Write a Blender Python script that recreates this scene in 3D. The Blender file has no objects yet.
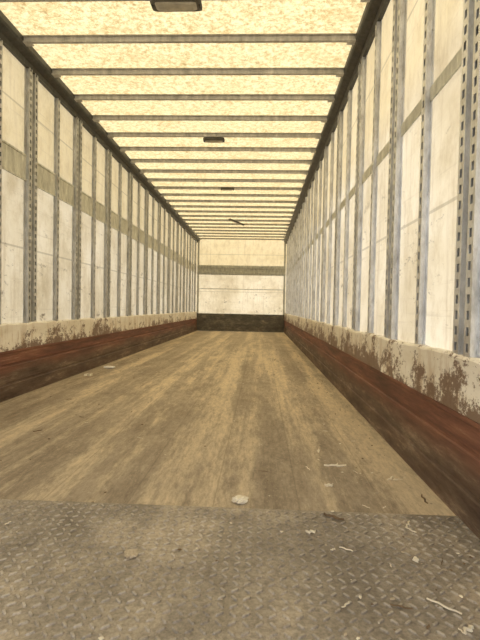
import bpy, bmesh, math, random
from mathutils import Vector, Matrix, Euler
random.seed(7)
S=bpy.context.scene
S.view_settings.view_transform='Standard'
S.view_settings.look='None'
S.view_settings.exposure=0.0

XL,XR=-1.808,0.692      # inner faces of posts / kick boards
YB,YF=-0.6,13.35        # rear doorway / bulkhead
H=2.58
SP=0.467

# ---------------------------------------------------------------- materials
class M:
    def __init__(s,name):
        s.m=bpy.data.materials.new(name); s.m.use_nodes=True
        s.t=s.m.node_tree; s.n=s.t.nodes; s.l=s.t.links
        s.b=s.n['Principled BSDF']; s.out=s.n['Material Output']
        s.geo=s.n.new('ShaderNodeNewGeometry')
        s.sep=s.n.new('ShaderNodeSeparateXYZ'); s.l.new(s.geo.outputs['Position'],s.sep.inputs[0])
    def noise(s,scale=(1,1,1),detail=6,rough=.6,off=(0,0,0),dist=0):
        mp=s.n.new('ShaderNodeMapping'); mp.inputs['Scale'].default_value=scale; mp.inputs['Location'].default_value=off
        s.l.new(s.geo.outputs['Position'],mp.inputs[0])
        n=s.n.new('ShaderNodeTexNoise'); n.inputs['Scale'].default_value=1; n.inputs['Detail'].default_value=detail
        n.inputs['Roughness'].default_value=rough; n.inputs['Distortion'].default_value=dist
        s.l.new(mp.outputs[0],n.inputs['Vector']); return n.outputs['Fac']
    def ramp(s,fac,pts):
        r=s.n.new('ShaderNodeValToRGB'); e=r.color_ramp.elements
        while len(e)<len(pts): e.new(.5)
        for i,(p,c) in enumerate(pts):
            e[i].position=p
            if not isinstance(c,(tuple,list)): c=(c,c,c)
            e[i].color=(*c,1)
        s.l.new(fac,r.inputs[0]); return r.outputs[0]
    def mix(s,fac,a,b,mode='MIX'):
        x=s.n.new('ShaderNodeMix'); x.data_type='RGBA'; x.blend_type=mode
        for v,i in ((fac,0),(a,6),(b,7)):
            if isinstance(v,(int,float)): x.inputs[i].default_value=v
            elif isinstance(v,tuple): x.inputs[i].default_value=(*v,1)
            else: s.l.new(v,x.inputs[i])
        return x.outputs[2]
    def math(s,op,a,b=0.0,c=None,clamp=False):
        x=s.n.new('ShaderNodeMath'); x.operation=op; x.use_clamp=clamp
        for i,v in enumerate((a,b,c)):
            if v is None: continue
            if isinstance(v,(int,float)): x.inputs[i].default_value=v
            else: s.l.new(v,x.inputs[i])
        return x.outputs[0]
    def mrange(s,v,a,b,c=0,d=1):
        x=s.n.new('ShaderNodeMapRange')
        s.l.new(v,x.inputs[0])
        for i,q in enumerate((a,b,c,d)): x.inputs[i+1].default_value=q
        return x.outputs[0]
    def col(s,c): 
        if isinstance(c,tuple): s.b.inputs['Base Color'].default_value=(*c,1)
        else: s.l.new(c,s.b.inputs['Base Color'])
    def set(s,rough=.6,metal=0,spec=.5):
        s.b.inputs['Roughness'].default_value=rough if isinstance(rough,(int,float)) else .5
        if not isinstance(rough,(int,float)): s.l.new(rough,s.b.inputs['Roughness'])
        s.b.inputs['Metallic'].default_value=metal; s.b.inputs['Specular IOR Level'].default_value=spec
    def bump(s,h,strength=.3,dist=.01):
        x=s.n.new('ShaderNodeBump'); x.inputs['Strength'].default_value=strength; x.inputs['Distance'].default_value=dist
        s.l.new(h,x.inputs['Height']); s.l.new(x.outputs[0],s.b.inputs['Normal'])
    def translucent(s,col,fac):
        t=s.n.new('ShaderNodeBsdfTranslucent')
        if isinstance(col,tuple): t.inputs[0].default_value=(*col,1)
        else: s.l.new(col,t.inputs[0])
        x=s.n.new('ShaderNodeMixShader')
        if isinstance(fac,(int,float)): x.inputs[0].default_value=fac
        else: s.l.new(fac,x.inputs[0])
        s.l.new(s.b.outputs[0],x.inputs[1]); s.l.new(t.outputs[0],x.inputs[2]); s.l.new(x.outputs[0],s.out.inputs[0])

def roof_mat():
    m=M('translucent_roof_sheet')
    g=m.noise((30,30,30),5,.88)
    a=m.ramp(g,[(.41,(.56,.40,.18)),(.49,(.84,.69,.37)),(.57,(1.0,.885,.57))])
    b=m.noise((2.2,4.0,1),7,.75)
    stain=m.ramp(b,[(.53,0.0),(.68,.6)])
    a=m.mix(stain,a,(.58,.39,.16))
    sp=m.ramp(m.noise((15,15,15),5,.85,(9,3,1)),[(.59,0.0),(.65,.85)])
    a=m.mix(sp,a,(.38,.24,.09))
    m.col(m.mix(.5,a,(.85,.74,.50))); m.set(.5,0,.3)
    m.translucent(a,.41)
    return m.m

def wall_mat(name,tint,seed,tr=.35,grime=1.0):
    m=M(name); z=m.sep.outputs[2]
    big=m.noise((1.2,1.4,1.5),6,.65,(seed,0,0))
    c=m.ramp(big,[(.34,(.68,.605,.46)),(.5,(.85,.785,.645)),(.66,(.95,.90,.785))])
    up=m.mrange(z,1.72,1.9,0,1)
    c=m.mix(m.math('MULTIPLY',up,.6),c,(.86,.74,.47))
    f=m.ramp(m.noise((8,8,5),6,.8,(0,seed,2)),[(.34,(.72,.66,.56)),(.54,(1,1,1))])
    c=m.mix(.55,c,f,'MULTIPLY')
    s=m.ramp(m.noise((13,13,.9),5,.7,(3,seed,5)),[(.54,0.0),(.74,.55*grime)])
    c=m.mix(s,c,(.48,.38,.25))
    hs=m.ramp(m.noise((.9,.9,26),6,.7,(seed,2,5)),[(.57,0.0),(.70,.40*grime)])
    c=m.mix(hs,c,(.50,.43,.32))
    s2=m.ramp(m.noise((9,3.5,9),8,.8,(seed,8,1)),[(.59,0.0),(.635,.9)])
    low=m.mrange(z,1.9,.6,.06,1*grime)
    c=m.mix(m.math('MULTIPLY',s2,low),c,(.19,.145,.10))
    for h in (1.12,2.18):
        d=m.math('ABSOLUTE',m.math('SUBTRACT',z,h))
        k=m.mrange(d,.005,.009,.45,0)
        c=m.mix(k,c,(.30,.26,.19))
    c=m.mix(1.0,c,tint,'MULTIPLY')
    m.col(c); m.set(.32,0,.5)
    m.bump(m.noise((5,1.6,5),3,.5),.3,.02)
    m.translucent(c,tr)
    return m.m

def steel_mat(name,base=(.46,.49,.52),metal=.55,rough=.42,rust=.5):
    m=M(name)
    n=m.noise((22,22,8),6,.7)
    c=m.ramp(n,[(.3,tuple(x*.55 for x in base)),(.6,base),(.75,tuple(min(1,x*1.35) for x in base))])
    r=m.ramp(m.noise((30,30,6),6,.75,(5,2,0)),[(.57,0.0),(.70,rust)])
    c=m.mix(r,c,(.20,.13,.08))
    m.col(c); m.set(rough,metal,.5); return m.m

def kick_mat(name,seed,a=0.0):
    m=M(name); z=m.sep.outputs[2]
    c=m.ramp(m.noise((2,1.2,5),6,.65,(seed,1,0)),[(.3,(.80,.74,.63)),(.55,(.98,.94,.86))])
    drip=m.ramp(m.noise((14,9,2.2),7,.78,(seed,4,0)),[(.50,0.0),(.58,.78)])
    grad=m.mrange(z,.53,.36,.30,1.0)
    c=m.mix(m.math('MULTIPLY',drip,grad),c,(.50,.36,.23))
    big=m.mrange(m.noise((1,1.4,1),3,.6,(seed,2,9)),.40,.60,-.05,.06)
    dk=m.math('ADD',m.noise((12,7,10),9,.85,(seed,7,3)),m.mrange(z,.36,.52,.13+a,.0+a))
    dk=m.math('ADD',dk,big)
    dk=m.ramp(dk,[(.595,0.0),(.625,.92)])
    c=m.mix(dk,c,(.18,.105,.07))
    m.col(c); m.set(.45,0,.4); m.bump(dk,.3,.004); return m.m

def board_mat():
    m=M('rusty_scuff_board'); z=m.sep.outputs[2]
    c=m.ramp(m.noise((6,1.0,14),8,.8,(1,1,0)),[(.34,(.065,.034,.025)),(.5,(.190,.078,.054)),(.60,(.28,.125,.082)),(.74,(.50,.36,.26))])
    low=m.mrange(m.math('ADD',z,m.math('MULTIPLY',m.noise((3,1.3,3),5,.6),.12)),.31,.21,0,.85)
    d=m.ramp(m.noise((10,2.0,12),8,.8,(4,2,1)),[(.38,(.055,.039,.030)),(.54,(.15,.110,.082)),(.68,(.38,.31,.225))])
    c=m.mix(low,c,d)
    m.col(c); m.set(.6,.05,.4); m.bump(m.noise((10,2,20),5,.7),.4,.004); return m.m

def floor_mat():
    m=M('worn_hardwood_floor'); x,y=m.sep.outputs[0],m.sep.outputs[1]
    base=m.ramp(m.noise((3.5,1.2,1),9,.8,(5,5,0)),[(.36,(.34,.28,.215)),(.5,(.445,.375,.288)),(.64,(.55,.465,.357))])
    tr=m.noise((3.6,.12,1),4,.6,(6.3,0,0),.2)
    br=m.noise((7,1.3,1),9,.88,(4,1,0))
    lane=m.math('ADD',m.math('MULTIPLY',tr,.55),m.math('MULTIPLY',br,.45))
    lf=m.ramp(lane,[(.485,0.0),(.56,.85)])
    c=m.mix(lf,base,(.82,.69,.50))
    df=m.ramp(lane,[(.40,.45),(.47,0.0)])
    c=m.mix(df,c,(.24,.195,.15))
    fine=m.ramp(m.noise((46,9,1),7,.85),[(.38,(.72,.71,.70)),(.58,(1.12,1.11,1.09))])
    c=m.mix(.8,c,fine,'MULTIPLY')
    gr=m.ramp(m.noise((48,42,1),5,.9,(3,3,0)),[(.55,0.0),(.66,.5)])
    c=m.mix(gr,c,(.80,.70,.54))
    gd=m.ramp(m.noise((22,15,1),6,.9,(13,3,0)),[(.57,0.0),(.65,.45)])
    c=m.mix(gd,c,(.19,.155,.12))
    sc=m.ramp(m.noise((120,2.2,1),4,.6,(1,9,0)),[(.65,0.0),(.69,.45)])
    c=m.mix(sc,c,(.80,.70,.55))
    w=m.math('FRACT',m.math('MULTIPLY',x,3.3))
    j=m.mrange(m.math('ABSOLUTE',m.math('SUBTRACT',w,.5)),.004,.014,.25,0)
    c=m.mix(j,c,(.12,.095,.07))
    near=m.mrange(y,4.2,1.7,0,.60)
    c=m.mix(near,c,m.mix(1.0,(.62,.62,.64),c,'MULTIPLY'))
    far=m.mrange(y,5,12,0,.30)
    c=m.mix(far,c,(.68,.56,.38))  # brightness of the grazing view mixed into the far floor colour
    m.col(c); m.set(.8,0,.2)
    m.bump(m.noise((50,10,1),5,.7),.25,.004); return m.m

def plate_mat():
    m=M('dirty_diamond_plate'); z=m.sep.outputs[2]
    c=m.ramp(m.noise((2.6,2.0,1),9,.8,(1,5,0)),[(.37,(.22,.193,.165)),(.5,(.335,.298,.255)),(.62,(.51,.445,.365))])
    g=m.ramp(m.noise((62,62,30),6,.88),[(.40,(.6,.59,.58)),(.57,(1.15,1.14,1.12))])
    c=m.mix(.8,c,g,'MULTIPLY')
    wear=m.ramp(m.noise((4,4,1),5,.7,(8,1,0)),[(.42,.1),(.60,1.0)])
    top=m.math('MULTIPLY',m.mrange(z,.0055,.0072,0,.50),wear)
    c=m.mix(top,c,(.68,.63,.56))
    m.col(c); m.set(m.mrange(m.noise((8,8,8),5,.7),.35,.65,.38,.72),.2,.5)
    m.bump(m.noise((120,120,60),4,.8),.4,.002); return m.m

def bulk_low_mat():
    m=M('blackened_bulkhead_plate')
    c=m.ramp(m.noise((3,3,6),8,.78),[(.36,(.08,.075,.062)),(.52,(.15,.135,.108)),(.62,(.28,.235,.175)),(.72,(.55,.47,.35))])
    m.col(c); m.set(.55,.1,.4); return m.m

def flat(name,c,rough=.6,metal=0,var=.25):
    m=M(name); n=m.noise((14,14,14),5,.7)
    m.col(m.ramp(n,[(.3,tuple(x*(1-var) for x in c)),(.7,tuple(min(1,x*(1+var)) for x in c))])); m.set(rough,metal); return m.m

mROOF=roof_mat()
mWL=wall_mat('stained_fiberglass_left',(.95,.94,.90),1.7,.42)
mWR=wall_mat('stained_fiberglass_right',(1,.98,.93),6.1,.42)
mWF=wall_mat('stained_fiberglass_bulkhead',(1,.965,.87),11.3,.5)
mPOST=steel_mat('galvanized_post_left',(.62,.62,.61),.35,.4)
mPOSTR=steel_mat('galvanized_post_skylit',(.80,.81,.83),.5,.32)  # lighter, bluer copy of the post steel: reflected door sky put into the base
mBOW=steel_mat('galvanized_bow',(.60,.58,.54),.4,.5,.35)
mRAIL=steel_mat('dark_top_rail',(.085,.085,.08),.4,.5,.4)
mBAND=steel_mat('grey_lashing_band',(.68,.68,.61),.05,.5,.4)
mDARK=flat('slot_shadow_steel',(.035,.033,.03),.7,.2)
mKL=kick_mat('scuffed_kick_strip_left',2.0); mKR=kick_mat('scuffed_kick_strip_right',5.0,.035)
mBOARD=board_mat(); mFLOOR=floor_mat(); mPLATE=plate_mat(); mBL=bulk_low_mat()

# ---------------------------------------------------------------- mesh helpers
def make(name,bm,mats,parent=None,smooth=False):
    me=bpy.data.meshes.new(name); bm.normal_update(); bm.to_mesh(me); bm.free()
    o=bpy.data.objects.new(name,me); S.collection.objects.link(o)
    for k in (mats if isinstance(mats,(list,tuple)) else [mats]): me.materials.append(k)
    if smooth:
        for p in me.polygons: p.use_smooth=True
    if parent: o.parent=parent
    return o
def box(bm,x0,x1,y0,y1,z0,z1,mi=0):
    v=[bm.verts.new((x,y,z)) for x in (x0,x1) for y in (y0,y1) for z in (z0,z1)]
    for q in ((0,1,3,2),(4,6,7,5),(0,4,5,1),(2,3,7,6),(0,2,6,4),(1,5,7,3)):
        f=bm.faces.new([v[i] for i in q]); f.material_index=mi
def extr(bm,prof,axis,a,b,mi=0,closed=True):
    def P(p,t):
        return {'y':(p[0],t,p[1]),'x':(t,p[0],p[1]),'z':(p[0],p[1],t)}[axis]
    A=[bm.verts.new(P(p,a)) for p in prof]; B=[bm.verts.new(P(p,b)) for p in prof]
    n=len(prof)
    for i in range(n if closed else n-1):
        f=bm.faces.new((A[i],A[(i+1)%n],B[(i+1)%n],B[i])); f.material_index=mi
    if closed:
        for L in (A,B):
            try: bm.faces.new(L).material_index=mi
            except Exception: pass
def quad(name,pts,mat):
    bm=bmesh.new(); bm.faces.new([bm.verts.new(p) for p in pts]); return make(name,bm,mat)

# ---------------------------------------------------------------- shell
WX0,WX1=XL-.03,XR+.03
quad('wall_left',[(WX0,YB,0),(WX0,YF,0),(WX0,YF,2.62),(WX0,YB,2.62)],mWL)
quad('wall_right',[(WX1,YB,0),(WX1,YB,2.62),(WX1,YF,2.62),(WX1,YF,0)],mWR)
bm=bmesh.new()
ny=30*6; nx=10; rows=[]
by0=2.866+.055-8*SP
for j in range(ny+1):
    y=YB+(YF-YB)*j/ny
    ph=((y-by0)/SP)%1
    row=[]
    for i in range(nx+1):
        x=WX0+(WX1-WX0)*i/nx
        row.append(bm.verts.new((x,y,2.622+.006*math.sin(math.pi*ph)**2*math.sin(i*1.3+j*.17))))
    rows.append(row)
for j in range(ny):
    for i in range(nx): bm.faces.new((rows[j][i],rows[j+1][i],rows[j+1][i+1],rows[j][i+1]))
make('ceiling',bm,mROOF,smooth=True)
bm=bmesh.new(); box(bm,WX0,WX1,YB,YF,-.06,0); make('floor',bm,mFLOOR)
quad('wall_front',[(WX0,YF,0),(WX1,YF,0),(WX1,YF,2.62),(WX0,YF,2.62)],mWF)

bm=bmesh.new()
box(bm,XL,XR,YF-.035,YF-.002,.004,.50)
box(bm,XL,XR,YF-.05,YF-.035,.14,.17); box(bm,XL,XR,YF-.05,YF-.035,.36,.385)
make('trim_1',bm,mBL)
bm=bmesh.new()
extr(bm,[(YF-.002,1.60),(YF-.02,1.60),(YF-.035,1.63),(YF-.035,1.68),(YF-.02,1.70),(YF-.02,1.77),(YF-.035,1.79),(YF-.035,1.84),(YF-.02,1.87),(YF-.002,1.87)],'x',XL,XR)
box(bm,XL,XR,YF-.012,YF-.002,1.195,1.21)
box(bm,XL,XL+.05,YF-.03,YF-.003,.5,2.56); box(bm,XR-.05,XR,YF-.03,YF-.003,.5,2.56)
make('trim_2',bm,steel_mat('bulkhead_rail_steel',(.50,.50,.45),.15,.5,.45))

# diamond plate
PY=1.605
bm=bmesh.new()
box(bm,XL,XR,YB,PY,.0,.004)
s=.030
j=0; y=YB+.02
while y<PY-.014:
    x=XL+.02; i=0
    while x<XR-.014:
        a=math.radians(40 if (i+j)%2 else -50)+random.uniform(-.05,.05)
        ca,sa=math.cos(a),math.sin(a); L,W=.0138,.0050
        def P(u,v,z): return bm.verts.new((x+u*ca-v*sa,y+u*sa+v*ca,z))
        e0=P(-L,0,.004); e1=P(L,0,.004)
        b=[P(-L*.5,-W,.004),P(L*.5,-W,.004),P(L*.5,W,.004),P(-L*.5,W,.004)]
        t=[P(-L*.5,-W*.45,.0078),P(L*.5,-W*.45,.0078),P(L*.5,W*.45,.0078),P(-L*.5,W*.45,.0078)]
        bm.faces.new(t)
        bm.faces.new((b[0],b[1],t[1],t[0])); bm.faces.new((b[2],b[3],t[3],t[2]))
        bm.faces.new((e0,b[0],t[0])); bm.faces.new((e0,t[0],t[3])); bm.faces.new((e0,t[3],b[3]))
        bm.faces.new((e1,t[1],b[1])); bm.faces.new((e1,t[2],t[1])); bm.faces.new((e1,b[2],t[2]))
        x+=s; i+=1
    y+=s; j+=1
make('diamond_plate_threshold',bm,mPLATE)

def base(name,xw,sx):
    pts=[(0,0.0),(.040,0.0),(.040,.10),(.036,.106),(.036,.118),(.040,.124),
         (.040,.235),(.035,.241),(.035,.252),(.040,.258),(.040,.33),(.044,.338),(.044,.352),(0,.352)]
    bm=bmesh.new(); extr(bm,[(xw+sx*p[0],p[1]) for p in pts],'y',YB,YF-.05); return make(name,bm,mBOARD)
base('baseboard_left',WX0,1); base('baseboard_right',WX1,-1)
def kick(name,xw,sx,mat,seed):
    r=random.Random(seed); bm=bmesh.new(); n=150; cols=[]
    for k in range(n+1):
        y=YB+(YF-.05-YB)*k/n; q=r.uniform(-.003,.003); zt=.545+r.uniform(-.006,.006)
        zb=.353
        cols.append([bm.verts.new((xw+sx*a,y,z)) for a,z in ((.001,zb),(.040+q,zb),(.036-q,.45),(.038+q,zt-.01),(.030,zt),(.001,zt))])
    for k in range(n):
        for i in range(5): bm.faces.new((cols[k][i],cols[k][i+1],cols[k+1][i+1],cols[k+1][i]))
    return make(name,bm,mat)
kick('trim_3',WX0,1,mKL,1); kick('trim_4',WX1,-1,mKR,2)

bm=bmesh.new(); box(bm,WX0+.001,WX0+.008,YB,YF-.05,1.64,1.84); box(bm,WX0+.008,WX0+.013,YB,YF-.05,1.64,1.655); box(bm,WX0+.008,WX0+.013,YB,YF-.05,1.825,1.84)
make('trim_5',bm,mBAND)
bm=bmesh.new(); box(bm,WX1-.009,WX1-.001,YB,YF-.05,1.60,1.66)
make('trim_6',bm,mBAND)

for nm,xw,sx in (('trim_7',WX0,1),('trim_8',WX1,-1)):
    bm=bmesh.new()
    extr(bm,[(xw+sx*a,z) for a,z in ((.001,2.50),(.028,2.50),(.034,2.54),(.085,2.56),(.095,2.575),(.095,2.615),(.001,2.615))],'y',YB,YF-.002)
    make(nm,bm,mRAIL)

# ---------------------------------------------------------------- wall posts
def posts(name,xw,sx,ystart,mat):
    bm=bmesh.new(); k=0; y=ystart
    while y>YB+.3: y-=SP; k-=1
    z0,z1=.535,2.51
    def X(a): return xw+sx*a
    def bx(a,b,y0,y1,za,zb,mi=0):
        x0,x1=sorted((X(a),X(b))); box(bm,x0,x1,y0,y1,za,zb,mi)
    def strip(y0,y1,a,w,hh,pitch):
        c=(y0+y1)/2
        bx(a-.002,a,y0,c-w/2,z0,z1); bx(a-.002,a,c+w/2,y1,z0,z1)
        zz=z0
        while zz<z1:
            bx(a-.002,a,c-w/2,c+w/2,zz,min(z1,zz+pitch-hh)); zz+=pitch
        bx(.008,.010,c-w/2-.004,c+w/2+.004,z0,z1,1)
        bx(.003,a-.002,y0,y0+.002,z0,z1); bx(.003,a-.002,y1-.002,y1,z0,z1)
    while y<YF-.12:
        if k%2==0:
            for sg in (-1,1):
                ya,yb=sorted((y+sg*.022,y+sg*.070))
                strip(ya,yb,.030,.020,.030,.055)
                yc,yd=sorted((y+sg*.070,y+sg*.095)); bx(.002,.005,yc,yd,z0,z1)
            bx(.002,.005,y-.022,y+.022,z0,z1,0)
        else:
            strip(y-.022,y+.022,.028,.018,.032,.06)
            bx(.002,.005,y-.042,y-.022,z0,z1); bx(.002,.005,y+.022,y+.042,z0,z1)
        e=.083 if k%2==0 else .033
        for zz in (z0+.02,z0+.07,z1-.05,1.2,1.9):
            for dy in (-e,e):
                bx(.004,.009,y+dy-.005,y+dy+.005,zz,zz+.010)
        y+=SP; k+=1
    return make(name,bm,[mat,mDARK])
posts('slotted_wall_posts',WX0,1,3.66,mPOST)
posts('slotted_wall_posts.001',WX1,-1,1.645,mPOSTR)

# ---------------------------------------------------------------- roof bows
bm=bmesh.new(); y=by0
while y<YF-.1:
    pr=[(y-.036,2.617),(y-.036,2.612),(y-.017,2.610),(y-.013,2.580),(y+.013,2.580),(y+.017,2.610),(y+.036,2.612),(y+.036,2.617)]
    extr(bm,pr,'x',WX0+.09,WX1-.09)
    for sx,xw in ((1,WX0),(-1,WX1)):
        x0,x1=sorted((xw+sx*.06,xw+sx*.15)); box(bm,x0,x1,y-.03,y+.03,2.572,2.580)
    y+=SP
make('roof_bows',bm,mBOW)

# ---------------------------------------------------------------- dome lamps
mH=flat('lamp_housing_grey',(.11,.105,.09),.5,.3); mLens=flat('lamp_lens_clouded',(.45,.42,.35),.3)
CX=(XL+XR)/2
def lamp(name,y,tilt=0,sc=1,ex=.6):
    root=bpy.data.objects.new(name,None); S.collection.objects.link(root)
    root.location=(CX,y,2.580); root.rotation_euler=(tilt*.5,tilt,tilt*1.3)
    bm=bmesh.new()
    def ring(rx,ry,z,n=40): 
        return [bm.verts.new((math.copysign(abs(math.cos(t))**ex,math.cos(t))*rx,math.copysign(abs(math.sin(t))**ex,math.sin(t))*ry,z)) for t in [2*math.pi*(i+.5)/n for i in range(n)]]
    def loft(rs,mi):
        for a,b in zip(rs,rs[1:]):
            for i in range(len(a)): bm.faces.new((a[i],a[(i+1)%len(a)],b[(i+1)%len(a)],b[i])).material_index=mi
    r=[ring(.15*sc,.065*sc,-.001),ring(.15*sc,.065*sc,-.020),ring(.135*sc,.052*sc,-.028),ring(.125*sc,.044*sc,-.028)]
    bm.faces.new(r[0]); loft(r,0); bm.faces.new(r[-1])
    make('housing',bm,mH,root)
    bm=bmesh.new(); r=[ring(.122*sc,.040*sc,-.0285),ring(.115*sc,.036*sc,-.034),ring(.095*sc,.026*sc,-.037)]
    loft(r,0); bm.faces.new(r[0]); bm.faces.new(r[-1]); make('lens',bm,mLens,root,True)
    bm=bmesh.new()
    for x in (-.138,.138): box(bm,x*sc-.006,x*sc+.006,-.012,.012,-.034,-.020)
    make('clips',bm,mRAIL,root)
lamp('dome_lamp',by0+8*SP+.02,0,1.05,.22)
lamp('dome_lamp.001',by0+13*SP+.06,0,.8,.35)
lamp('dome_lamp.002',by0+18*SP-.1,0,.7,.35)
lamp('dome_lamp.003',by0+24*SP,.30,1.25,.4)

# ---------------------------------------------------------------- debris
def lump(bm,x,y,z,r,flatk=.5,sx=1,sy=1,rot=0,mi=0,sub=2,seed=0):
    rr=random.Random(seed+int(x*1000)); g=bmesh.ops.create_icosphere(bm,subdivisions=sub,radius=1)
    c,s_=math.cos(rot),math.sin(rot)
    mn=1e9
    for v in g['verts']:
        k=1+rr.uniform(-.3,.25); u=v.co.x*r*sx*k; w=v.co.y*r*sy*k; h=v.co.z*r*flatk*k
        v.co=Vector((x+u*c-w*s_,y+u*s_+w*c,h)); mn=min(mn,h)
    for v in g['verts']: v.co.z+=z-mn
    for f in {f for v in g['verts'] for f in v.link_faces}: f.material_index=mi
mPap=flat('soiled_paper',(.78,.72,.60),.8,0,.15); mWoodc=flat('pale_wood_splinter',(.82,.74,.60),.8); mDirt=flat('dry_mud',(.46,.39,.30),.9); mLeaf=flat('dry_twig_brown',(.18,.12,.07),.9)
bm=bmesh.new(); lump(bm,-.058,1.66,.0,.029,.32,1,.9,.3,0,3); make('crumpled_paper',bm,mPap)
bm=bmesh.new(); lump(bm,-1.635,5.05,0,.05,.25,1.1,1.1,.4,0,3); make('crumpled_paper.001',bm,flat('white_paper',(.92,.90,.86),.8,0,.08))
bm=bmesh.new(); lump(bm,-.343,1.27,.006,.018,.2,1,1.3,.1,0,3); make('mud_clod',bm,mDirt)
bm=bmesh.new()
def stick(x,y,z,L,w,rot,mi):
    c,s_=math.cos(rot),math.sin(rot); n=6; pr=None
    for i in range(n+1):
        t=i/n-.5; wob=math.sin(i*1.9+x*9)*w*.8; ww=w*(1-.5*abs(t)*1.6)
        ctr=(x+t*L*c-wob*s_,y+t*L*s_+wob*c)
        ring=[bm.verts.new((ctr[0]-a*ww*s_,ctr[1]+a*ww*c,z+h)) for a,h in ((-1,0),(-.5,w*.9),(.5,w*.9),(1,0))]
        if pr:
            for k in range(4): bm.faces.new((pr[k],pr[(k+1)%4],ring[(k+1)%4],ring[k])).material_index=mi
        else: bm.faces.new(ring).material_index=mi
        pr=ring
    bm.faces.new(pr).material_index=mi
zp=.008
stick(.348,2.09,0,.10,.006,.05,0); stick(.286,1.85,0,.035,.008,.2,0)
stick(.255,1.55,zp,.07,.006,-.6,2); stick(.17,1.44,zp,.03,.006,.2,0)
stick(.443,1.10,zp,.08,.003,-.75,0); stick(.342,1.09,zp,.05,.0025,-.3,2)
stick(.444,1.30,zp,.022,.006,1.2,0); stick(.464,1.02,zp,.03,.006,.5,0)
stick(.49,1.52,zp,.05,.003,1.1,0); stick(.30,2.3,0,.05,.004,1.4,0); stick(.55,1.95,0,.06,.004,.9,0)
stick(-1.66,4.5,0,.08,.022,.3,0); stick(-1.2,2.5,0,.05,.004,.9,2); stick(.62,1.75,0,.08,.004,1.5,2)
rr=random.Random(3)
for i in range(480):
    y=.9+rr.random()**1.6*7; x=rr.uniform(XL+.05,XR-.05) if rr.random()<.40 else XR-.03-abs(rr.gauss(0,.3))
    if x<XL+.03 or x>XR-.03: continue
    zf=.006 if y<PY else 0
    if rr.random()<.15: stick(x,y,zf+.001,rr.uniform(.015,.045),rr.uniform(.0012,.003),rr.uniform(0,3.1),rr.choice((0,0,2)))
    else: lump(bm,x,y,zf,rr.uniform(.0015,.005)*(1+.12*max(0,y-2)),.45,1,1.4,rr.random()*3,rr.choice((0,1,1,2)),1,i)
make('floor_debris',bm,[mWoodc,mDirt,mLeaf])

quad('ground',[(-40,-40,-1.25),(40,-40,-1.25),(40,50,-1.25),(-40,50,-1.25)],flat('gravel_yard',(.42,.38,.32),.9))

# ---------------------------------------------------------------- light
w=bpy.data.worlds.new('sky'); S.world=w; w.use_nodes=True
bg=w.node_tree.nodes['Background']; bg.inputs[0].default_value=(.96,.98,1,1); bg.inputs[1].default_value=1.8
sd=bpy.data.lights.new('sun','SUN'); sd.energy=3.8; sd.angle=.02; sd.color=(1,.95,.88)
so=bpy.data.objects.new('sun',sd); S.collection.objects.link(so); so.rotation_euler=(math.radians(-12),math.radians(20),0); so.location=(0,0,8)

# ---------------------------------------------------------------- camera
cd=bpy.data.cameras.new('camera'); cam=bpy.data.objects.new('camera',cd); S.collection.objects.link(cam)
cd.sensor_fit='HORIZONTAL'; cd.sensor_width=36; cd.lens=36*470/480; cd.clip_start=.02; cd.clip_end=200
R=Matrix.Rotation(math.atan(20/470),4,'Z')@Matrix.Rotation(math.radians(90)-math.atan(13/470),4,'X')@Matrix.Rotation(math.radians(1.1),4,'Z')
cam.matrix_world=Matrix.Translation((0,0,.698))@R
S.camera=cam
